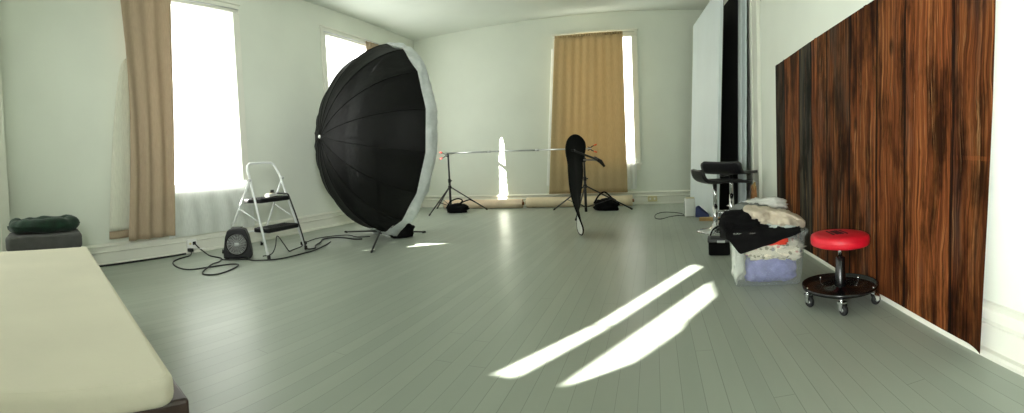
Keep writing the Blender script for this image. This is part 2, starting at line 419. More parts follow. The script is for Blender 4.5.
# baseboards: profile in (offset from wall, z)
BP = [(0, 0), (.045, 0), (.045, .014), (.036, .026), (.016, .030), (.016, .135), (.030, .142), (.034, .152), (.018, .162), (.018, .198), (.034, .206), (.036, .220), (.014, .236), (0, .240)]
def baseboard(name, p0, p1, nrm):
    p0, p1, n = V(p0), V(p1), V(nrm); m = MB(); k = len(BP)
    vs = [p + n*o + V((0, 0, z)) for p in (p0, p1) for o, z in BP]
    m.add(vs, [(i, i+1, k+i+1, k+i) for i in range(k-1)] + [tuple(range(k)), tuple(range(2*k-1, k-1, -1))])
    return struct(m.build(name, M['trim']))
baseboard('baseboard_left', (XL, YB, 0), (XL, YF, 0), (1, 0, 0))
baseboard('baseboard_far', (XL, YF, 0), (XR, YF, 0), (0, -1, 0))
baseboard('baseboard_right', (XR, YB, 0), (XR, YF, 0), (-1, 0, 0))
def window(name, org, u, n, w, label=None):      # casing around an opening; org at its lower corner, u along the wall, n into the room
    org, u, n = V(org), V(u), V(n); up = V((0, 0, 1)); root = bpy.data.objects.new(name, None); C.objects.link(root); struct(root)
    mt = Matrix((u, n, up)).transposed().to_4x4(); mt.translation = org
    H = Z1-Z0; cw = .105
    m = MB(); m.box((-cw, 0, 0), (0, .025, H), mt); m.box((w, 0, 0), (w+cw, .025, H), mt); m.box((-cw, 0, H), (w+cw, .03, H+cw), mt)
    m.box((-cw-.015, 0, H+cw), (w+cw+.015, .045, H+cw+.025), mt)
    struct(m.build('casing', M['trim'], root, bevel=.003))
    struct(MB().box((-cw-.03, -.10, -.035), (w+cw+.03, .05, 0), mt).box((-cw, 0, -.13), (w+cw, .02, -.035), mt).build('sill', M['trim'], root, bevel=.004))
    m = MB(); d = -.15
    m.box((0, d, 0), (.045, d+.04, H), mt); m.box((w-.045, d, 0), (w, d+.04, H), mt); m.box((0, d, H-.05), (w, d+.04, H), mt); m.box((0, d, 0), (w, d+.04, .06), mt)
    struct(m.build('sash', M['trim'], root))
    return root, mt
for n in (1, 2, 3):
    a, c = WL[n]; window('window_%d' % n, (XL, a, Z0), (0, 1, 0), (1, 0, 0), c-a)
window('window_4', (WFX[0], YF, Z0), (1, 0, 0), (0, -1, 0), WFX[1]-WFX[0])
# unseen glowing panel added in the third window, gaps cut to shape the sun patches
vs, fs = panel_with_holes(WL[3][0], WL[3][1], Z0, Z1, HOLES3)
o = MB().add(vs, fs).build('added_sun_mask', M['added_sun_mask'], bpy.data.objects['window_3']); struct(o)

# ------------------------------------------------------------------ curtains
def fold_sheet(fn_edge, nfold, amp, nu, nv, seed=0, drift=.3):
    """fn_edge(v)->(start point, end point, normal); v runs from the top to the hem."""
    def fn(u, v):
        a, b, n = fn_edge(v); a, b, n = V(a), V(b), V(n)
        w = u + .012*sin(5*v+seed) ; am = amp*(.55+.6*min(1, v*1.5))
        ph = 2*pi*nfold*w + drift*sin(3.1*v+seed) + 1.3*noise.noise(V((u*3, v*1.5, seed)))
        return a.lerp(b, u) + n*(am*sin(ph) + am*.5*sin(ph*.53+1.7*v+seed))
    return lambda: MB().grid(fn, nu, nv)

def sheer(label, holes, wall, y0, y1, low, group):
    """sheer with its own painted-in glow filling a left-wall window, its loose hem hanging below the sill, on its thin rod."""
    t = thing('sheer_curtain', label, 'curtain', (0, 0, 0), 0, group)
    vs, fs = panel_with_holes(WL[wall][0], WL[wall][1], Z0, Z1, holes)
    MB().add(vs, fs).build('glowing_panel', M['sheer_glow'], t)
    if low:
        e = lambda v: ((XL+.085, y0, .84-.62*v), (XL+.085, y1, .84-.62*v), (1, 0, 0))
        fold_sheet(e, 5, .010, 60, 12, seed=2)().build('hem', M['sheer_low'], t)
    MB().tube([(XL+.055, WL[wall][0]-.07, Z1+.035), (XL+.055, WL[wall][1]+.07, Z1+.035)], .007, 8).build('rod', M['alu'], t)
    return t
sheer('bright sheer white curtain beside the brown curtain, above the fan heater', HOLES1, 1, 2.42, 3.70, True, None)
sheer('bright sheer white curtain partly hidden by the big black umbrella', HOLES2, 2, 0, 0, False, None)

# brown curtain near the bed: face, lining turned out at its edge, hem band on the lining
t = thing('curtain', 'long brown curtain with its pale lining turned out, hanging near the bed', 'curtain')
def e1(v):
    z = 3.16-2.9*v; bulge = .13*sin(pi*min(1, v*.95))
    return ((XL+.15, 1.965-.06*v+.07*sin(pi*v)-.02, z), (XL+.15, 2.61-.16*v**1.2, z), (1, 0, 0))
fold_sheet(e1, 3.3, .020, 90, 40, seed=1, drift=1.1)().build('face', M['brown_curtain'], t, solid=.004)
def e2(v):
    z = 2.30-1.92*v
    return ((XL+.10, 2.0-.32*v**.55, z), (XL+.085, 2.04-.08*v, z), (1, 0, 0))
fold_sheet(e2, .8, .010, 16, 30, seed=4)().build('lining', M['lining'], t, solid=.003)
def e3(v):
    z = .38-.085*v
    return ((XL+.10, 1.68-.005*v, z), (XL+.086, 1.965, z), (1, 0, 0))
fold_sheet(e3, .8, .010, 16, 4, seed=4)().build('hem_band', M['brown_curtain'], t, solid=.005)
MB().tube([(XL+.15, 1.9, Z1+.10), (XL+.15, 2.66, Z1+.10)], .009, 8).build('rod', M['alu'], t)
# brown curtain of the second window, mostly behind the umbrella
t = thing('curtain', 'brown curtain at the window behind the big black umbrella', 'curtain')
def e4(v):
    z = 3.12-2.7*v; return ((XL+.09, 6.40, z), (XL+.09, 6.84-.32*min(1, v*5), z), (1, 0, 0))
fold_sheet(e4, 4, .022, 40, 24, seed=3)().build('face', M['brown_curtain'], t, solid=.004)
MB().tube([(XL+.09, 6.38, 3.135), (XL+.09, 6.86, 3.135)], .009, 8).build('rod', M['alu'], t)
# far window: sheer plus tan curtain
t = thing('sheer_curtain', 'sheer white curtain showing at both edges of the tan curtain', 'curtain')
vs = [(WFX[0], YF+.05, Z0), (WFX[1], YF+.05, Z0), (WFX[1], YF+.05, Z1), (WFX[0], YF+.05, Z1)]
MB().add(vs, [(0, 1, 2, 3)]).build('glowing_panel', M['sheer_glow'], t)  # self-glowing sheet standing in for daylight through the sheer
def e5(v):
    z = .84-.55*v; return ((-.60, YF-.085, z), (-.30-.02*v, YF-.085, z), (0, -1, 0))
fold_sheet(e5, 3, .010, 24, 10, seed=2)().build('hem', M['sheer_low'], t)
def e6(v):
    z = 2.9-2.5*v; return ((-1.80-.19*v, YF-.10, z), (-1.70, YF-.09, z), (0, -1, 0))
fold_sheet(e6, 1.2, .012, 12, 24, seed=5)().build('side_panel', M['sheer_low'], t)
t = thing('curtain', 'tan curtain with a gathered top covering the far window', 'curtain')
def e7(v):
    z = 3.085-2.84*v; return ((-1.715-.22*v, YF-.16, z), (-.485+.0*v, YF-.16, z), (0, -1, 0))
def tanc():
    e = e7
    def fn(u, v):
        a, b_, n = e(v); a, b_, n = V(a), V(b_), V(n); am = .007*(1-.6*v)
        ph = 2*pi*9*u + 1.2*noise.noise(V((u*4, v*1.2, 3)))
        return a.lerp(b_, u) + n*(am*sin(ph)+.010*sin(ph*.23+2*v))
    return MB().grid(fn, 150, 30)
tanc().build('face', M['tan_curtain'], t, solid=.004)
def e8(u, v):
    return V((-1.715+1.23*u, YF-.16-.012*sin(2*pi*26*u), 3.085+.045*v-.02))
MB().grid(e8, 200, 2).build('gathered_heading', M['tan_curtain'], t, solid=.006)
MB().tube([(-1.75, YF-.14, 3.10), (-.28, YF-.14, 3.10)], .009, 8).build('rod', M['trim'], t)

# ------------------------------------------------------------------ day bed
ba = atan2(-.45, 2.03)
bed = thing('day_bed', 'low day bed with a dark wood frame and bare cream foam pad', 'bed', (-2.84, .84, 0), ba)
L, Wd = 2.085, .95
def rounded(x0, y0, x1, y1, r, n=6):
    out = []
    for cx, cy, a0 in ((x1-r, y1-r, 0), (x0+r, y1-r, 90), (x0+r, y0+r, 180), (x1-r, y0+r, 270)):
        for k in range(n+1): a = R(a0+90*k/n); out.append((cx+r*cos(a), cy+r*sin(a)))
    return out
m = MB().prism(rounded(0, -Wd, L-.015, .03, .04), .442, .505, smooth=True); mt = m.build('mattress', M['foam'], bed, bevel=.02, seg=4)
MB().prism(rounded(.0, -Wd-.01, L-.07, .038, .04), .431, .4425).build('sheet', M['sheet'], bed, bevel=.006)
MB().prism([(-.03, -Wd-.05), (2.02, -Wd-.05), (2.02, .068), (1.75, .062), (1.2, .048), (-.03, .035)], .385, .430).build('frame', M['dark_wood'], bed, bevel=.008)
MB().box((.02, -Wd, .28), (L-.12, -Wd+.03, .385)).box((.02, .0, .28), (L-.12, .03, .385)).box((.0, -Wd+.03, .28), (.03, 0, .385)).box((L-.135, -Wd+.03, .28), (L-.105, 0, .385)).build('apron', M['dark_wood'], bed, bevel=.004)
for x in (.0, 1.93):
    for y in (-Wd-.01, -.0): MB().box((x, y, 0), (x+.075, y+.055, .385)).build('leg', M['dark_wood'], bed, bevel=.005)

# ------------------------------------------------------------------ ottoman and green cushion behind the bed
oa = atan2(.66, .14)
t = thing('ottoman', 'dark grey fabric ottoman standing between the bed and the wall', 'ottoman', (-3.83, .78, 0), oa)
MB().prism(rounded(-.335, .0, .335, .45, .05), .03, .36, smooth=True).build('base', M['grey_cloth'], t, bevel=.02, seg=3)
MB().prism(rounded(-.34, -.008, .34, .458, .06), .362, .495, smooth=True).build('lid', M['grey_cloth'], t, bevel=.03, seg=3)
for x in (-.28, .28):
    for y in (.06, .39): MB().lathe([(.02, 0), (.024, .03)], 12, Matrix.Translation((x, y, 0))).build('foot', M['black_plastic'], t)
t = thing('cushion', 'round dark green velvet cushion with a sunken middle on the grey ottoman', 'cushion', (-3.89, .80, .502), oa)
def ring(u, v):
    a = 2*pi*u; ph = 2*pi*v
    rr = .064*(1+.34*noise.noise(V((cos(a)*2.6, sin(a)*2.6, v*2.5)))+.02*sin(13*a))
    x = (.25+rr*cos(ph)*1.05)*cos(a)*1.06; y = .225+(.155+rr*cos(ph)*.9)*sin(a); return V((x, y, .062+rr*sin(ph)*.98))
MB().grid(ring, 72, 16).build('bolster', M['green'], t)
def cen(u, v):
    a = 2*pi*u; r = v; return V((.24*r*cos(a)*1.06, .225+.15*r*sin(a), .045+.03*r*r+.006*sin(12*a)*r))
MB().grid(cen, 48, 6).build('centre_pad', M['green'], t)

# ------------------------------------------------------------------ outlet, cords
t = thing('wall_outlet', 'white wall outlet in the baseboard with two black plugs', 'outlet', (XL+.031, 2.74, .11))
MB().box((0, -.065, -.06), (.030, .065, .06)).build('plate', M['white_plastic'], t, bevel=.004)
for y in (-.03, .03): MB().lathe([(.014, 0), (.014, .006)], 14, Matrix.Translation((.030, y, .01)) @ Matrix.Rotation(R(90), 4, 'Y')).build('socket', M['cream_plastic'], t)
t = thing('power_cable', 'black heater cord running from the outlet to the fan heater', 'cord')
MB().tube(spline([(-4.66, 2.77, .12), (-4.58, 2.78, .07), (-4.45, 2.80, .012), (-4.30, 2.76, .008), (-4.10, 2.76, .008), (-3.99, 2.72, .008), (-3.80, 2.88, .008), (-3.66, 2.90, .008), (-3.50, 3.10, .008), (-3.49, 3.45, .008), (-3.50, 3.62, .008), (-3.56, 3.80, .008), (-3.64, 4.0, .008), (-3.72, 4.15, .008)]), .0075, 8).build('cable', M['cable'], t)
MB().box((-4.69, 2.745, .10), (-4.655, 2.79, .14)).build('plug', M['cable'], t, bevel=.006)
MB().box((-4.56, 2.765, .065), (-4.50, 2.83, .068), rotz(0)).build('tag', M['white_plastic'], t)
t = thing('power_cable', 'black cord looped on the floor below the outlet', 'cord')
MB().tube(spline([(-4.62, 2.69, .05), (-4.52, 2.62, .012), (-4.44, 2.42, .008), (-4.30, 2.27, .008), (-4.05, 2.18, .008), (-3.84, 2.20, .008), (-3.78, 2.42, .008), (-3.73, 2.62, .008), (-3.64, 2.66, .008), (-3.53, 2.52, .008), (-3.45, 2.30, .008), (-3.50, 2.20, .008), (-3.62, 2.22, .008), (-3.80, 2.44, .024), (-3.93, 2.62, .008), (-4.03, 2.73, .008)]), .0075, 8).build('cable', M['cable'], t)
MB().box((-4.665, 2.665, .03), (-4.60, 2.72, .07)).build('plug', M['cable'], t, bevel=.008)
t = tag(MB().tube(spline([(-4.655, 1.0, .012), (-4.655, 1.5, .012), (-4.65, 2.0, .012), (-4.645, 2.45, .012), (-4.62, 2.62, .018)]), .011, 8).build('floor_cable', M['cable']), 'straight dark cable lying along the baseboard below the curtain', 'cable')

# ------------------------------------------------------------------ fan heater
hz = atan2(.99-.77, -3.83+4.05)
t = thing('fan_heater', 'black fan heater with a round front grill on the floor', 'heater', (-3.965, 2.91, 0), R(45))
# local x along its face, -y toward the room
def heater_poly(s=1.0):
    pts = []
    for k in range(9): a = pi*k/8; pts.append((.105*cos(a)*s, .30+.035*sin(a)))
    return [(-.155*s, .012), (.155*s, .012), (.152*s, .09), (.128*s, .24), (.105*s, .30)] + pts[1:-1] + [(-.105*s, .30), (-.128*s, .24), (-.152*s, .09)]
rx = Matrix.Rotation(R(90), 4, 'X')
m = MB().prism(heater_poly(), -.07, .09, rx); m.build('housing', M['black_plastic'], t, bevel=.014, seg=3)
front = Matrix.Translation((0, -.088, .165)) @ rx
MB().lathe([(.122, 0), (.122, .012), (.108, .014), (.108, .002)], 40, front).build('grill_ring', M['black_gloss'], t)
m = MB()
for r in (.03, .045, .06, .075, .09, .104): m.tube([front @ V((r*cos(2*pi*k/36), r*sin(2*pi*k/36), .008)) for k in range(36)], .0026, 6, closed=True)
for k in range(18):
    a = 2*pi*k/18; m.tube([front @ V((.024*cos(a), .024*sin(a), .009)), front @ V((.107*cos(a+.4), .107*sin(a+.4), .006))], .002, 6)
m.build('grill', M['grill'], t)
MB().lathe([(.028, 0), (.028, .012), (.02, .016), (0, .016)], 24, front, sy=.75).build('badge', M['badge'], t)
MB().box((-.06, -.04, .334), (.06, .05, .342)).build('control_panel', M['black_gloss'], t, bevel=.003)
for x in (-.12, .12): MB().box((x-.02, -.075, 0), (x+.02, .06, .014)).build('foot', M['rubber'], t, bevel=.003)

# ------------------------------------------------------------------ step ladder
fa, fb = V((-3.63, 3.085, 0)), V((-3.61, 3.60, 0))
fa, fb = V((-3.61, 3.04, 0)), V((-3.66, 3.65, 0))
mid = (fa+fb)/2; la = atan2(fb.y-fa.y, fb.x-fa.x); lw = (fb-fa).length/2
t = thing('step_ladder', 'white metal step ladder with two black treads and a loop handle', 'ladder', tuple(mid), la)
# local: x along the treads, +y toward the wall
wt = .235
def rail(s, f): return V((s*(lw*(1-f)+wt*f), .34*f, 1.04*f))
pts = [rail(-1, .02), rail(-1, .86)]
pts += [V((-wt, .325, .955)), V((-wt+.02, .34, 1.005)), V((-wt+.06, .347, 1.03)), V((0, .349, 1.034)), V((wt-.06, .347, 1.03)), V((wt-.02, .34, 1.005)), V((wt, .325, .955))]
pts += [rail(1, .86), rail(1, .02)]
MB().tube(pts, .0135, 12).build('front_frame', M['white_metal'], t)
for s in (-1, 1):
    a, b_ = V((s*(wt+.028), .26, .86)), V((s*(lw+.01), .74, .015))
    MB().tube([a, b_], .0115, 10).build('rear_leg', M['white_metal'], t)
    MB().tube([b_+V((0, -.01, .03)), b_+V((0, 0, -.013))], .017, 12).build('rubber_foot', M['rubber'], t)
    p = rail(s, 0); MB().tube([p+V((0, .0, .045)), p+V((0, -.004, 0))], .019, 12).build('rubber_foot', M['rubber'], t)
    MB().tube([V((s*(wt+.04), .17, .40)), V((s*(wt+.055), .44, .53))], .007, 8).build('brace', M['white_metal'], t)
    MB().lathe([(.017, -.012), (.017, .012)], 12, Matrix.Translation((s*(wt+.03), .265, .845)) @ Matrix.Rotation(R(90), 4, 'Y')).build('hinge', M['alu'], t)
MB().tube([V((-lw+.01, .62, .22)), V((lw-.01, .62, .22))], .009, 8).build('rear_crossbar', M['white_metal'], t)
for z, y0, y1, w in ((.315, .03, .27, .245), (.635, .14, .42, .235)):
    m = MB().box((-w, y0, z-.05), (w, y1, z)); st = m.build('tread', M['black_plastic'], t, bevel=.012)
    q = MB()
    for k in range(7): q.box((-w+.02, y0+.02+k*(y1-y0-.05)/6.5, z), (w-.02, y0+.032+k*(y1-y0-.05)/6.5, z+.004))
    q.build('grip_ribs', M['rubber'], st)
lad = t
lm = Matrix.Translation(mid) @ rotz(la)
# power strip on the upper tread + its cord
def L2(p): return lm @ V(p)
pm = lm @ Matrix.Translation((.03, .24, .640)) @ rotz(R(24))
t = thing('power_strip', 'white power strip lying on the upper tread of the step ladder', 'power strip', tuple(pm.translation), la+R(24))
MB().box((-.12, -.026, 0), (.12, .026, .036)).build('body', M['white_plastic'], t, bevel=.006)
for k in range(4): MB().box((-.095+k*.045, -.014, .036), (-.065+k*.045, .014, .038)).build('socket', M['cream_plastic'], t)
MB().box((.088, -.012, .036), (.108, .012, .043)).build('switch', M['black_plastic'], t, bevel=.002)
MB().box((.03, -.018, .040), (.072, .018, .075)).build('plug', M['black_plastic'], t, bevel=.006)
t = thing('power_cable', 'thick black cord draped from the ladder tread down to the floor', 'cord')
cp = [L2((.15, .26, .672)), L2((.17, .17, .662)), L2((.18, .115, .655)), L2((.185, .09, .60)), L2((.20, .03, .42)), L2((.215, -.02, .24)), L2((.235, -.045, .10)), L2((.26, -.055, .022)), V((-3.58, 3.72, .012)), V((-3.70, 3.86, .012)), V((-3.80, 4.05, .012)), V((-3.93, 4.25, .012)), V((-3.88, 4.40, .012)), V((-3.74, 4.44, .012)), V((-3.54, 4.40, .012)), V((-3.44, 4.44, .012))]
MB().tube(spline(cp), .009, 8).build('cable', M['cable'], t)
t = thing('power_cable', 'thin black cord in loose loops under the step ladder', 'cord')
cp = [V((-3.78, 3.10, .007)), V((-3.70, 3.16, .03)), V((-3.72, 3.24, .10)), V((-3.76, 3.31, .20)), V((-3.72, 3.37, .10)), V((-3.70, 3.42, .02)), V((-3.76, 3.52, .007)), V((-3.82, 3.72, .007)), V((-3.88, 3.82, .007)), V((-3.94, 3.92, .007)), V((-4.02, 4.05, .007)), V((-4.08, 4.30, .007)), V((-4.0, 4.55, .007)), V((-3.84, 4.66, .007)), V((-3.62, 4.57, .007)), V((-3.48, 4.66, .007))]
MB().tube(spline(cp), .006, 8).build('cable', M['cable'], t)
MB().box((-3.935, 3.83, .002), (-3.88, 3.90, .045)).build('inline_switch', M['cable'], t, bevel=.01)

# ------------------------------------------------------------------ giant umbrella on its low stand
UC = V((-3.355, 4.80, 1.265)); RR, DEP = 1.205, .80
az, el = R(29), R(-4)
ax = V((sin(az)*cos(el), cos(az)*cos(el), sin(el)))       # from apex toward the open front
e2_ = V((0, 0, 1)); e2_ = (e2_ - ax*e2_.dot(ax)).normalized(); e1_ = e2_.cross(ax)
t = thing('studio_umbrella', 'giant black parabolic studio umbrella with a white front cover on a low stand', 'umbrella', (UC.x, UC.y, 0))
O = V((UC.x, UC.y, 0))
def up_(r, d, a): return UC - O + ax*d + (e1_*cos(a)+e2_*sin(a))*r
NR = 16
def prof(s):                                               # s 0 apex .. 1 rim
    th = s*R(78); r = sin(th)/sin(R(78)); d = -(cos(th)-cos(R(78)))/(1-cos(R(78)))
    return RR*r, DEP*d
cv = MB()
for k in range(NR):
    a0, a1 = 2*pi*(k+.5)/NR, 2*pi*(k+1.5)/NR
    def gore(u, v, a0=a0, a1=a1):
        r, d = prof(u); p = up_(r, d, a0).lerp(up_(r, d, a1), v); sag = .018*sin(pi*v)*u
        c = UC - O + ax*(-DEP*.15); return p + (c-p).normalized()*sag
    cv.grid(gore, 14, 5)
def ub(m, name, mat, **k): return m.build(name, mat, t, **k)
canopy = ub(cv, 'canopy', M['umb_black'])
for k in range(NR):
    a = 2*pi*(k+.5)/NR; pts = []
    for i in range(15): r, d = prof(i/14); pts.append(up_(r*1.0, d, a))
    m = MB().tube(pts, .0055, 6); rb = ub(m, 'rib', M['umb_black'])
    MB().blob(up_(RR, .0, a), (.012,)*3, 0, nu=10, nv=6).build('rib_tip', M['white_plastic'], rb)
# white cover: skirt round the rim, then the front sheet
def skirt(u, v):
    a = 2*pi*u; kk = (u*NR-.5) % 1.0; sc_ = cos(pi/NR)/cos((kk-.5)*2*pi/NR)
    r = RR*sc_*(1.004 + .030*sin(pi*v) + .03*max(0, -sin(a))**4*sin(pi*v)); d = -.015 + .175*v
    nz = noise.noise(V((cos(a)*5, sin(a)*5, v*2.2)))*.042 + noise.noise(V((cos(a)*15, sin(a)*15, v*4)))*.03
    return up_(r*(1-.035*v*v) + nz*sin(pi*min(1, v*1.1))**.5*1.0 if 0 < v < 1 else r*(1-.035*v*v), d + nz*.5*v, a)
cov = ub(MB().grid(skirt, 192, 10), 'front_skirt', M['diff'])
def front_sheet(u, v):
    a = 2*pi*u; kk = (u*NR-.5) % 1.0; sc_ = cos(pi/NR)/cos((kk-.5)*2*pi/NR)
    r0 = RR*sc_*1.004*.965; nz = noise.noise(V((cos(a)*3*v, sin(a)*3*v, 4)))*.02
    return up_(r0*v, .160 + .10*(1-v*v) + nz*(1-v), a)
ub(MB().grid(front_sheet, 96, 10), 'front_cover', M['diff'])
ub(MB().tube([up_(0, -DEP-.025, 0), up_(0, .2, 0)], .011, 10), 'shaft', M['alu'])
ub(MB().lathe([(0, -.03), (.02, -.02), (.024, .01), (.012, .02)], 16, frame_mat(up_(0, -DEP, 0), e1_, e2_)), 'ferrule', M['white_plastic'])
# stand: hub just behind the bottom of the rim, flat legs
hub = V((-3.36, 4.74, 0)) - O
ub(MB().tube([hub+V((0, 0, .05)), hub+V((0, 0, 1.22))], .017, 12), 'stand_pole', M['black_metal'])
ub(MB().box((-.03, -.03, 1.17), (.03, .03, 1.27), Matrix.Translation(hub)), 'tilt_bracket', M['black_metal'], bevel=.006)
ub(MB().lathe([(.026, .035), (.03, .05), (.03, .09), (.02, .10)], 16, Matrix.Translation(hub)), 'stand_hub', M['black_metal'])
for fx, fy in ((-4.05, 4.86), (-2.93, 5.12), (-2.83, 3.80), (-3.78, 5.15)):
    f = V((fx, fy, .014)) - O; lg = ub(MB().tube([hub+V((0, 0, .075)), f], .011, 10), 'leg', M['black_metal'])
    MB().tube([f+(hub-f).normalized()*.03, f+(f-hub).normalized()*.02], .0135, 10).build('rubber_foot', M['rubber'], lg)
# sandbag on that stand
t = thing('sandbag', 'black sandbag on the floor at the foot of the big umbrella', 'sandbag', (-3.03, 4.74, 0), R(40))
MB().blob((0, 0, .075), (.15, .085, .10), .25, 2.2, 5, flat=.7, power=.75).build('bag', M['black_cloth'], t)
MB().tube(spline([(-.1, 0, .15), (-.05, .0, .19), (.05, 0, .19), (.1, 0, .15)]), .012, 8).build('strap', M['black_cloth'], t)

# ------------------------------------------------------------------ background stands, crossbar, clamps
def light_stand(label, c, angs, rad, hubz, top):
    t = thing('light_stand', label, 'light stand', (c[0], c[1], 0))
    MB().tube([(0, 0, .03), (0, 0, hubz+.12)], .022, 12).build('lower_pole', M['black_metal'], t)
    MB().tube([(0, 0, hubz+.1), (0, 0, top)], .017, 12).build('upper_pole', M['black_metal'], t)
    k = MB().lathe([(.02, -.035), (.027, -.03), (.027, .03), (.02, .035)], 16, Matrix.Translation((0, 0, hubz+.12))).build('collar', M['black_plastic'], t)
    MB().tube([(.02, 0, hubz+.12), (.05, -.01, hubz+.12)], [.006, .012], 10).build('knob', M['black_plastic'], k)
    MB().lathe([(.02, -.03), (.032, -.025), (.032, .025), (.02, .03)], 16, Matrix.Translation((0, 0, hubz))).build('leg_hub', M['black_plastic'], t)
    for a in angs:
        d = V((cos(R(a)), sin(R(a)), 0)); f = d*rad + V((0, 0, .014))
        lg = MB().tube([V((0, 0, hubz))+d*.02, f], .0115, 10).build('leg', M['black_metal'], t)
        MB().tube([f - (f-V((0, 0, hubz))).normalized()*.05, f], .0145, 10).build('rubber_foot', M['rubber'], lg)
        MB().tube([V((0, 0, .10)), V((0, 0, hubz)).lerp(f, .55)], .006, 8).build('strut', M['black_metal'], t)
    return t
SL, SR = (-3.665, 7.45), (-1.10, 7.05)
light_stand('black tripod stand beside the umbrella, holding one end of the silver crossbar', SL, (262, 18, 140), .68, .455, 1.07)
light_stand('black tripod stand in front of the tan curtain, behind the oval reflector', SR, (268, 25, 143), .80, .44, 1.05)
zl, zr = 1.085, 1.035
A, B = V((SL[0]-.05, SL[1]+.01, zl)), V((SR[0]+.10, SR[1]-.02, zr))
t = thing('crossbar', 'long silver crossbar spanning between the two black tripod stands', 'pole', tuple(A))
m1 = A.lerp(B, .34); m2 = A.lerp(B, .67)
MB().tube([V((0,)*3), m1-A], .0165, 12).build('outer_tube', M['alu'], t)
MB().tube([m1-A, m2-A], .0145, 12).build('middle_tube', M['alu'], t)
MB().tube([m2-A, B-A], .0125, 12).build('inner_tube', M['alu'], t)
for q in (m1, m2): MB().tube([q-A-(B-A).normalized()*.03, q-A+(B-A).normalized()*.03], .0185, 12).build('lock_collar', M['alu'], t)
def spring_clamp(label, p, rz, tip):
    t = thing('spring_clamp', label, 'clamp', p, rz)
    for s in (-1, 1):
        MB().tube(spline([(.0, 0, s*.045), (.035, 0, s*.028), (.06, 0, s*.01), (.10, 0, s*.03)]), .008, 8).build('jaw' , M['black_metal'], t)
        MB().tube([(-.002, 0, s*.046), (-.05, 0, s*.062)], .0115, 10).build('grip', M[tip], t)
    MB().tube([(.055, -.014, 0), (.055, .014, 0)], .011, 12).build('spring', M['alu'], t)
    return t
spring_clamp('spring clamp with red tips at the umbrella end of the crossbar', (SL[0]-.10, SL[1]-.03, 1.05), R(10), 'red_plastic')
spring_clamp('spring clamp with orange tips above the oval reflector', (SR[0]+.17, SR[1]-.06, 1.035), R(170), 'orange_plastic')

# oval reflector and the holder arm that grips it
rc = V((-.915, 5.12, .590))
t = thing('reflector', 'thin oval collapsible reflector standing on edge, black face and white back', 'reflector', (rc.x, rc.y, 0))
def rpt(r, a, off):
    tau = R(24); sq = lambda q: math.copysign(abs(q)**.8, q); ea, eb = .58*r*sq(sin(a)), .42*r*sq(cos(a))
    z = ea*cos(tau) - eb*sin(tau); sp = ea*sin(tau) + eb*cos(tau)
    f = (z/.575+1)/2; ph = R(-13.0 + 19*max(0, min(1.05, f))**1.1 + 26*max(0, (f-.72)/.3)**1.2); nn = V((cos(ph), -sin(ph), 0))
    return V((.05*(1-f)-.01, 0, rc.z+z)) + V((sin(ph), cos(ph), 0))*sp + nn*(off + .025*sin(3*a+.6)*r*r)
MB().grid(lambda u, v: rpt(v, 2*pi*u, .004), 56, 8).build('black_face', M['black_cloth'], t)
MB().grid(lambda u, v: rpt(v, 2*pi*u, -.004), 56, 8).build('white_face', M['white_cloth'], t)
MB().tube([rpt(1.0, 2*pi*k/72, 0) for k in range(72)], .009, 8, closed=True).build('rim', M['black_cloth'], t)
t = thing('holder_arm', 'black reflector holder arm reaching from the stand to the reflector', 'arm', (SR[0], SR[1], 0))
p0, p1, p2 = V((.0, -.03, .86)), V((.43, -1.65, .865)), V((.20, -2.06, .985))
MB().tube([p0, p1, p2], .013, 10).build('arm', M['black_metal'], t)
MB().lathe([(.016, -.035), (.03, -.03), (.03, .03), (.016, .035)], 14, Matrix.Translation(p0+V((0, .03, 0)))).build('stand_clamp', M['black_plastic'], t)
MB().tube([p1+V((-.05, .0, .03)), p1+V((.03, 0, -.02)), p1+V((.075, 0, -.085))], [.02, .024, .014], 10).build('grip_handle', M['black_plastic'], t)
MB().box((-.02, -.03, -.012), (.02, .03, .012), Matrix.Translation(p2)).build('grip_head', M['black_plastic'], t, bevel=.004)

# sandbags and paper rolls on the far side
t = thing('sandbag', 'black sandbag with looped straps at the foot of the stand beside the umbrella', 'sandbag', (-3.44, 7.27, 0), R(10))
MB().blob((0, 0, .075), (.20, .11, .090), .28, 2.4, 3, flat=.75, power=.8).build('bag', M['black_cloth'], t)
MB().tube(spline([(-.20, -.02, .10), (-.12, -.03, .21), (.02, -.03, .26), (.10, -.02, .22), (.02, 0, .15)]), .012, 8).build('strap', M['black_cloth'], t)
MB().tube(spline([(.02, -.05, .12), (.12, -.06, .20), (.24, -.05, .235), (.33, -.03, .19)]), .010, 8).build('strap', M['black_cloth'], t)
t = thing('sandbag', 'black sandbag slumped in front of the paper roll under the tan curtain', 'sandbag', (-.80, 7.42, 0), R(-8))
MB().blob((0, 0, .085), (.215, .13, .115), .34, 2.0, 8, flat=.72, power=.9).build('bag', M['black_cloth'], t)
MB().tube(spline([(-.22, -.02, .12), (-.12, -.04, .26), (-.03, -.03, .31), (.05, -.02, .25), (.12, 0, .17)]), .014, 8).build('strap', M['black_cloth'], t)
def paper_roll(label, x0, x1, y, r, mat, tear=False):
    t = thing('paper_roll', label, 'paper roll', ((x0+x1)/2, y, r)); L_ = (x1-x0)/2
    ry = Matrix.Rotation(R(90), 4, 'Y')
    pr = [(r*(1+.015*sin(i*2.1)), -L_+2*L_*i/16) for i in range(17)]
    MB().lathe([(r*.72, -L_)] + pr + [(r*.72, L_)], 28, ry).build('paper', M[mat], t)
    MB().lathe([(.030, -L_-.03), (.030, L_+.03)], 16, ry).build('core_tube', M['brown_paper'], t)
    if tear:
        MB().grid(lambda u, v: V((L_-.50+u*.52, -(r+.006)*sin(.3+1.3*v) - .02*u*u, (r+.006)*cos(.3+1.3*v)+.012*u*sin(6*v))), 14, 10).build('loose_flap', M[mat], t)
    return t
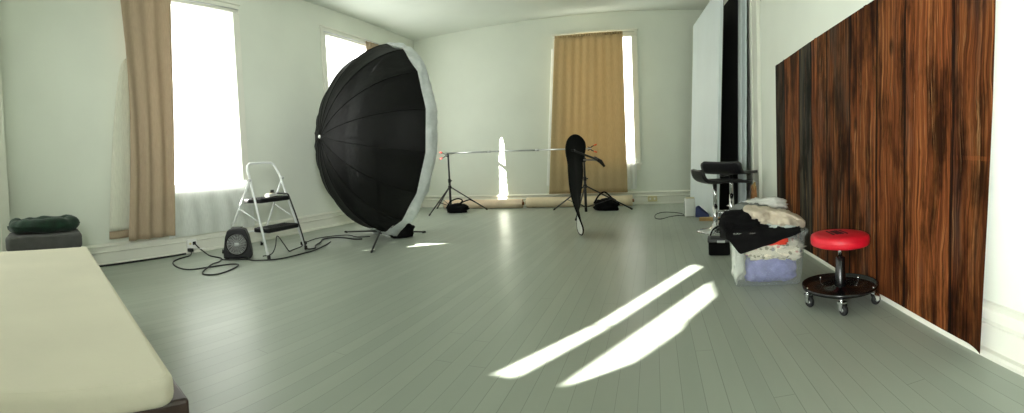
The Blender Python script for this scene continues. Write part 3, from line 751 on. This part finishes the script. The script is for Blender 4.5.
paper_roll('peach coloured paper roll on the floor, sunlit end nearer the umbrella', -4.05, -2.44, 7.98, .085, 'pinkpaper', True)
paper_roll('long beige paper roll on the floor under the tan curtain', -2.36, -.40, 8.02, .095, 'kraft')
t = thing('wall_outlet', 'yellowed outlet box on the far baseboard beyond the paper roll', 'outlet', (-.04, YF-.033, .10))
MB().box((-.085, -.02, -.05), (.085, 0, .05)).build('plate', M['cream_plastic'], t, bevel=.006)
for x in (-.04, .04): MB().box((x-.014, -.026, -.018), (x+.014, -.018, .018)).build('socket', M['white_plastic'], t, bevel=.003)
t = thing('power_cable', 'thin dark cord curling on the floor near the far outlet', 'cord')
MB().tube(spline([(.44, 6.46, .006), (.34, 6.52, .006), (.20, 6.40, .006), (.08, 6.22, .006), (.0, 6.35, .006), (.02, 6.75, .006), (.16, 6.95, .006), (.36, 6.80, .006), (.43, 6.60, .006)]), .005, 6).build('cable', M['cable'], t)

# ------------------------------------------------------------------ boards leaning along the right wall
def board(name, label, p0, p1, th, z1, mats):
    p0, p1 = V((*p0, 0)), V((*p1, 0)); d = (p1-p0).normalized(); n = V((0, 0, 1)).cross(d)
    mt = Matrix((d, n, V((0, 0, 1)))).transposed().to_4x4(); mt.translation = p0; return mt, (p1-p0).length
mt, ln = board('', '', (.625, 7.88), (.815, 5.97), .05, 3.12, 0)
t = thing('foam_board', 'tall white foam board facing the room beside the bar stools', 'board', tuple(mt.translation), atan2(-1.91, .192))
MB().box((0, 0, 0), (ln, .045, 3.12)).build('white_face', M['white_board'], t, bevel=.002)
MB().box((.004, .046, .004), (ln-.004, .052, 3.116)).build('black_back', M['black_board'], t); t.rotation_euler.x = R(-2.4)
t = thing('foam_board', 'tall black foam board with a worn white edge beside the white board', 'board', (1.005, 7.52, 0), atan2(-1.45, .135)); t.rotation_euler.x = R(-1.1)
MB().box((0, -.008, 0), (1.455, 0, 3.12)).build('black_face', M['black_board'], t)
def ragged(y0, y1, seed):
    m = MB(); rnd = random.Random(seed); N = 46; L_ = 1.455
    def fn(u, v):
        e = noise.noise(V((v*26, seed, 0)))*.006; return V((L_+e*1.2-.075*(1-u)-.008*abs(2*u-1)**3, y0+(y1-y0)*u + .5*e, 3.12*v))
    m.grid(fn, 6, N, smooth=False); m.box((0, y0, 0), (L_-.085, y1, 3.12)); return m
ragged(.001, .064, 3).build('white_edge', M['white_board'], t)
t = thing('foam_board', 'tall narrow white-edged board between the black board and the wall', 'board', (1.005+.070, 7.52, 0), atan2(-1.45, .135)); t.rotation_euler.x = R(-1.1)
ragged(.0, .056, 8).build('white_edge', M['white_board'], t)
MB().box((0, .057, 0), (1.44, .062, 3.12)).build('black_back', M['black_board'], t)

t = thing('air_purifier', 'small upright white appliance box on the floor by the white board', 'appliance', (.50, 6.42, 0), R(-4))
MB().prism(rounded(-.07, -.07, .085, .09, .03), .006, .265, smooth=True).build('housing', M['white_plastic'], t, bevel=.008)
MB().box((-.055, -.055, .266), (.07, .075, .272)).build('top_vent', M['cream_plastic'], t, bevel=.002)
MB().box((-.05, -.05, 0), (.065, .07, .007)).build('base', M['black_plastic'], t)
MB().box((-.074, -.05, .05), (-.0705, .07, .22)).build('side_vent', M['black_plastic'], t)
t = thing('pouch', 'navy blue pouch leaning on the floor behind the pale wood block', 'pouch', (.665, 6.28, 0), R(-25))
MB().prism([(-.10, 0), (.11, 0), (.10, .05), (-.05, .17), (-.09, .15)], -.02, .02, rx).build('pouch_body', M['blue_cloth'], t, bevel=.012)
MB().tube([(-.06, -.021, .15), (.09, -.021, .055)], .004, 6).build('zipper', M['black_plastic'], t)
t = thing('wood_block', 'pale yellow wood block lying flat by the chrome stool base', 'wood block', (.735, 5.97, 0), R(-8))
MB().box((-.14, -.045, 0), (.14, .045, .042)).build('block', M['tan_wood'], t, bevel=.004)
t = thing('paper_bundle', 'crumpled bundle of brown paper standing by the wall behind the stools', 'paper bundle', (1.245, 5.50, 0))
def bund(u, v):
    a = 2*pi*u; r = (.062-.02*v)*(1+.25*noise.noise(V((cos(a)*2, sin(a)*2, v*4)))); return V((r*cos(a)*.85, r*sin(a), .46*v + .03*sin(5*a)*v))
MB().grid(bund, 28, 14).build('wrapped_paper', M['brown_paper'], t, solid=.004)
for k in range(3): MB().tube([(.012*(k-1), .0, .02), (.018*(k-1), .01*k, .50+.015*k)], .012, 8).build('paper_tube', M['tan_wood'], t)

# ------------------------------------------------------------------ bar stools
def bar_stool(label, loc, rz, seatz, L_, W_, dx):
    t = thing('bar_stool', label, 'stool', loc, rz, 'bar stools by the white board')
    pf = []                                            # seat profile (x, z): front lip, flat seat, curved back
    for i in range(7): u = i/6; pf.append((L_*.55-L_*.85*u, .010*(cos(u*pi)-1)-.018*(1-u)**2*2))
    for i in range(1, 7): a = R(80*i/6); pf.append((-L_*.30-.105*sin(a), -.02+.105*(1-cos(a))))
    x_, z_ = pf[-1]; pf.append((x_-.012, z_+.055))
    P_ = [V((a, 0, b_)) for a, b_ in pf]
    def fn(u, v, off=0):
        f = u*(len(P_)-1); i = min(int(f), len(P_)-2); p = P_[i].lerp(P_[i+1], f-i)
        e = min(u, 1-u)*(len(P_)-1); cr = 1-.16*max(0, 1-e/.8)**2.2
        return p + V((0, W_/2*cr*(2*v-1), .008*(2*v-1)**2))
    m = MB().grid(fn, 36, 12); o = m.build('seat', M['black_vinyl'], t, solid=.034, bevel=.0)
    o.location = (dx, 0, seatz)
    MB().tube([(0, 0, .03), (0, 0, seatz-.30)], .030, 20).build('column', M['chrome'], t)
    MB().tube([(0, 0, seatz-.31), (0, 0, seatz-.03)], .024, 20).build('gas_lift', M['chrome'], t)
    MB().lathe([(.08, -.042), (.10, -.035), (.10, -.028)], 20, Matrix.Translation((0, 0, seatz))).build('mount_plate', M['black_metal'], t)
    MB().lathe([(.225, 0), (.225, .008), (.18, .016), (.10, .026), (.055, .05), (.035, .09), (.030, .12)], 40).build('base', M['chrome'], t)
    MB().tube(spline([(.02, .03, .22), (.10, .12, .22), (.20, .10, .22), (.23, 0, .22), (.20, -.10, .22), (.10, -.12, .22), (.02, -.03, .22)]), .009, 10).build('footrest', M['chrome'], t)
    MB().tube([(0, .03, seatz-.055), (.04, .17, seatz-.065), (.05, .20, seatz-.06)], .005, 8).build('lever', M['chrome'], t)
    return t
bar_stool('black saddle-seat bar stool with its chrome base fully in view', (.70, 5.13, 0), R(14), .595, .60, .38, .08)
bar_stool('black bar stool with its back panel towards us, chrome base behind the clothes', (.975, 5.60, 0), R(52), .675, .74, .56, .065)

# small black bag in front of the stools
t = thing('shoulder_bag', 'small black shoulder bag on the floor between the stools and the bin', 'bag', (.565, 3.93, 0), R(-12))
MB().prism(rounded(-.095, -.055, .095, .065, .025), .0, .145, smooth=True).build('body', M['black_cloth'], t, bevel=.012)
def flap(u, v): return V((-.099+.198*u, .068-.128*min(1, v*1.6) - .004*max(0, v*1.6-1), .150+.012*sin(pi*min(1, v*1.6))-.05*max(0, v*1.6-1)))
MB().grid(flap, 8, 14).build('flap', M['black_vinyl'], t, solid=.008)
MB().box((-.015, -.069, .118), (.055, -.062, .138)).build('buckle', M['badge'], t, bevel=.003)
MB().tube(spline([(-.09, .03, .14), (-.06, .05, .21), (.0, .05, .245), (.06, .05, .20), (.09, .03, .14)]), .007, 8).build('strap', M['black_cloth'], t)

# ------------------------------------------------------------------ clear bin of clothes
bz = atan2(-.06, .43); bx, by = .768, 3.045
t = thing('storage_bin', 'clear plastic storage bin heaped with clothes', 'bin', (bx, by, 0), bz)
def rr(w, d, r): return rounded(-w, -d, w, d, r, 5)
loops = [(rr(.222, .150, .03), .004), (rr(.230, .156, .035), .012), (rr(.262, .182, .04), .35), (rr(.278, .196, .045), .355), (rr(.278, .196, .045), .372)]
m = MB(); n = len(loops[0][0]); vs = [V((x, y, z)) for lp, z in loops for x, y in lp]
m.add(vs, [(i*n+k, i*n+(k+1) % n, (i+1)*n+(k+1) % n, (i+1)*n+k) for i in range(len(loops)-1) for k in range(n)], True)
m.f.append(list(range(n-1, -1, -1))); m.sm.append(False); m.mi.append(0)
bn = m.build('bin_body', M['clear'], t)
MB().tube([V((x, y, .372)) for x, y in rr(.278, .196, .045)], .006, 8, closed=True).build('rim', M['clear'], t)
for s in (-1, 1): MB().box((s*.265-.008, -.07, .32), (s*.265+.008+.012*s, .07, .345)).build('handle', M['clear'], t, bevel=.006)
bm_ = Matrix.Translation((bx, by, 0)) @ rotz(bz)
def cloth(name, label, c, rad, mat, amp, freq, seed, power=.6, rot=0, cat='clothes', extra=None, flat=0):
    p = bm_ @ V(c)
    m = MB().blob((0, 0, 0), rad, amp, freq, seed, 40, 26, power=power, flat=flat)
    if extra: extra(m)
    o = m.build(name, M[mat]); o.location = p; o.rotation_euler = (0, 0, bz+rot); return tag(o, label, cat)
cloth('folded_fleece', 'lavender fleece at the bottom of the clear bin', (.022, -.008, .100), (.188, .122, .088), 'lavender', .18, 3.4, 2, .5)
cloth('floral_cloth', 'cream floral printed cloth pressed against the side of the clear bin', (.055, -.015, .235), (.195, .146, .066), 'floral', .34, 3.0, 4, .6)
cloth('white_garment', 'white garment stuffed down one end of the clear bin', (-.195, -.02, .19), (.042, .11, .15), 'white_cloth', .40, 2.5, 6, .5)
cloth('red_garment', 'small bright red garment showing through the top of the clear bin', (.055, -.172, .315), (.075, .011, .030), 'red_cloth', .2, 3, 7, .5)
def drape(m):
    def fn(u, v):                                       # front flap hanging over the rim, hem slanting up to the far end
        x = -.285+.50*u; low = -.125*max(0, 1-abs(u-.17)/.17*.9) if u < .17 else -.135*(1-(u-.17)/.83)**.9
        y = -.14-.088*min(1, v*1.6); z = .045*(1-min(1, v*1.6)) + (low*max(0, (v-.35)/.65)) + .008*noise.noise(V((u*6, v*4, 2)))
        return V((x, y-.012*noise.noise(V((u*5, v*3, 8))), z))
    m.grid(fn, 36, 16)
    m.blob((-.255, -.05, .03), (.075, .12, .095), .3, 2.2, 12, 24, 16)
    m.blob((-.16, -.06, .065), (.16, .13, .075), .25, 2.4, 15, 28, 18)
cloth('black_sweater', 'black sweater spilling over the rim of the clear bin', (0, .0, .375), (.215, .165, .055), 'black_cloth', .16, 2.2, 9, .6, 0, extra=drape)
cloth('grey_hoodie', 'grey knit hoodie on the heap of clothes, behind the cream one', (-.10, .10, .475), (.13, .10, .075), 'gray_knit', .3, 2.4, 11, .8)
cloth('white_towel', 'crumpled white towel at the very top of the clothes heap', (.02, .13, .525), (.15, .07, .045), 'white_cloth', .35, 2.6, 13, .8)
cloth('pale_shirt', 'pale grey shirt peeking out under the cream garment', (.095, -.10, .415), (.12, .08, .035), 'pale_cloth', .3, 2.4, 14, .8)
def wedge(m):
    def fn(u, v):
        a = 2*pi*v; x = -.20+.44*u; th = .062*(1-.42*u)*(max(0, 1-(2*u-1)**6))**.5+.004; w = .125*(max(0, 1-(2*u-1)**4))**.5+.004
        sg = lambda q: math.copysign(abs(q)**.7, q); k = 1+.34*noise.noise(V((x*9, cos(a)*1.5, sin(a)*1.5)))+.22*noise.noise(V((x*24, cos(a)*4, sin(a)*4)))+.10*noise.noise(V((x*60, cos(a)*9, sin(a)*9)))
        return V((x, w*sg(cos(a))*k, th*sg(sin(a))*k - .05*u*u + .03*(1-u)))
    m.v = []; m.f = []; m.sm = []; m.mi = []; m.grid(fn, 60, 44)
cloth('cream_jacket', 'folded cream beige jacket lying on top of the black sweater', (.035, -.060, .462), (.1, .1, .1), 'cream_cloth', 0, 1, 1, 1, R(-4), extra=wedge)

# ------------------------------------------------------------------ red rolling stool
t = thing('rolling_stool', 'low red round rolling mechanic stool with a black tray base', 'stool', (1.071, 2.425, 0))
MB().lathe([(0, .352), (.160, .352), (.172, .357), (.177, .366), (.178, .396), (.174, .410), (.162, .418), (.13, .424), (.07, .428), (0, .429)], 48).build('seat', M['red_vinyl'], t)
seat = [o for o in t.children if o.name.startswith('seat')][0]
MB().lathe([(.1755, .381), (.1785, .384), (.1785, .389), (.1755, .392)], 48).build('piping', M['red_vinyl'], seat)
lm_ = Matrix.Translation((-.025, -.005, .4305)) @ rotz(R(0)); m = MB()
for x in (-.043, .043): m.box((x-.0045, -.058, -.006), (x+.0045, .058, .0005), lm_)
rnd = random.Random(4)
for r_ in range(7):
    y = -.05+r_*.0165; x = -.024
    while x < .024:
        w = rnd.uniform(.005, .011); m.box((x, y-.0045, -.006), (min(x+w, .025), y+.0045, .0005), lm_); x += w+.0042
m.build('printed_mark', M['label_black'], seat)
MB().tube([(0, 0, .285), (0, 0, .352)], .013, 16).build('piston', M['chrome'], t)
MB().lathe([(.036, .10), (.033, .12), (.029, .275), (.020, .282)], 20).build('post', M['black_gloss'], t)
MB().lathe([(0, .088), (.205, .088), (.228, .098), (.232, .118), (.226, .118), (.218, .103), (.20, .096), (.05, .096), (.045, .105), (0, .105)], 56).build('tray', M['black_gloss'], t)
for k in range(5):
    a = R(248+72*k); d = V((cos(a), sin(a), 0)); p = d*.205
    MB().blob(p+V((0, 0, .104)), (.008, .008, .008), 0, nu=12, nv=8).build('bolt', M['chrome'], t)
    sw = a+R(35+20*k); e = V((cos(sw), sin(sw), 0)); n_ = V((-e.y, e.x, 0)); c_ = p+V((0, 0, .032))+e*.018
    cs = MB().tube([p+V((0, 0, .09)), p+V((0, 0, .072))], .012, 12).build('caster', M['chrome'], t)
    fk = MB()
    for s in (-1, 1):
        q = [p+n_*s*.018+V((0, 0, .074))-e*.014, p+n_*s*.018+V((0, 0, .074))+e*.03, c_+n_*s*.018+e*.008-V((0, 0, .004)), c_+n_*s*.018-e*.012-V((0, 0, .004))]
        fk.add([x for x in q]+[x+n_*.003*s for x in q], [(0,1,2,3),(4,5,6,7),(0,1,5,4),(1,2,6,5),(2,3,7,6),(3,0,4,7)])
    fk.box((-.014, -.021, .070), (.030, .021, .076), Matrix.Translation(p) @ Matrix((e, n_, V((0, 0, 1)))).transposed().to_4x4())
    fk.build('fork', M['chrome'], cs)
    mt = frame_mat(c_, e, V((0, 0, 1)))
    MB().lathe([(.012, -.012), (.028, -.012), (.032, -.006), (.032, .006), (.028, .012), (.012, .012)], 24, mt).build('wheel', M['rubber'], cs)
    MB().lathe([(0, -.0135), (.012, -.0135), (.012, .0135), (0, .0135)], 14, mt).build('wheel_hub', M['badge'], cs)

# ------------------------------------------------------------------ printed wood backdrop on the right wall
t = thing('photo_backdrop', 'large photo backdrop printed with dark brown wood planks on the wall', 'backdrop', (1.327, 3.15, 0))
BY0, BY1, BZ0, BZ1 = 1.405, 4.70, .026, 1.832
def bd(u, v):
    y = BY0+(BY1-BY0)*u; z = BZ0+(BZ1-BZ0)*v
    curl = .03*max(0, 1-(y-BY0)/.16)**2*max(0, 1-v*1.6)**1.5 + .006*max(0, 1-(y-BY0)/.1)
    return V((-.003-.004*(1+sin(y*5+z*1.2))*(.3+.7*(1-v))-curl, y-3.15 + .012*max(0, 1-(y-BY0)/.2)*sin(3*v+2), z))
MB().grid(bd, 120, 30).build('printed_sheet', M['backdrop'], t)
for y in (1.7, 2.6, 3.5, 4.4, 4.66): MB().box((-.004, y-3.15-.018, BZ1-.015), (.030, y-3.15+.018, BZ1+.004)).build('tack_strip', M['black_board'], t)

# ------------------------------------------------------------------ light
w = bpy.data.worlds.new('sky'); sc.world = w; w.use_nodes = True
bg = w.node_tree.nodes['Background']; bg.inputs[0].default_value = (.85, .93, 1, 1); bg.inputs[1].default_value = 2.0
sl = bpy.data.lights.new('sun', 'SUN'); sl.energy = 60; sl.angle = R(.35); sl.color = (1, .97, .88)
so = bpy.data.objects.new('sun', sl); C.objects.link(so); so.rotation_euler = (-SD).to_track_quat('Z', 'Y').to_euler()
def area(name, loc, to, sx, sy, e, col):
    l = bpy.data.lights.new(name, 'AREA'); l.shape = 'RECTANGLE'; l.size = sx; l.size_y = sy; l.energy = e; l.color = col
    o = bpy.data.objects.new(name, l); C.objects.link(o); o.location = loc; o.rotation_euler = (V(loc)-V(to)).to_track_quat('Z', 'Y').to_euler(); return o
nl = area('right_wall_fill', (-1.0, YB+.08, 1.05), (XR, .6, 1.35), 1.2, 1.6, 80, (.97, 1, .97)); nl.data.spread = R(60)  # added fill lamp that brightens the near right wall; no window there
sl2 = area('left_wall_fill', (XR-.10, -.9, 2.1), (XL, 4.3, 1.5), 1.0, 1.4, 34, (.98, 1, .97)); sl2.data.spread = R(55)  # fill lamp added by the right wall to lift the left wall
area('room_fill', (-2.2, YB+.05, 1.95), (-2.0, 4, 1.0), 1.6, 2.2, 14, (.97, 1, .96))  # added soft fill from the windowless back wall into the room

# ------------------------------------------------------------------ camera: a cylindrical sweep like the phone panorama
F, Y0_, YAW, PIT, ROL = 447.89, 180.2156, -.3175076, .0455934, .0453249
def m3(ax_, a): return Matrix.Rotation(a, 3, ax_)
Rm = m3('Y', -ROL) @ m3('X', PIT) @ m3('Z', YAW)            # world -> camera axes (x right, y ahead, z up)
Ri = Rm.transposed()
right, ahead, upv = Ri @ V((1, 0, 0)), Ri @ V((0, 1, 0)), Ri @ V((0, 0, 1))
cd = bpy.data.cameras.new('camera'); cam = bpy.data.objects.new('camera', cd); C.objects.link(cam)
mw = Matrix((right, upv, -ahead)).transposed().to_4x4(); mw.translation = (0, 0, CAMZ); cam.matrix_world = mw
cd.type = 'PANO'; cd.panorama_type = 'CENTRAL_CYLINDRICAL'
cd.central_cylindrical_range_u_min = -512/F; cd.central_cylindrical_range_u_max = 512/F
cd.central_cylindrical_range_v_min = -(413-Y0_)/F; cd.central_cylindrical_range_v_max = Y0_/F
cd.central_cylindrical_radius = 1.0
cd.clip_start = .02; cd.clip_end = 100
sc.camera = cam
sc.view_settings.view_transform = 'Standard'
sc.view_settings.look = 'None'
sc.view_settings.exposure = 0.0
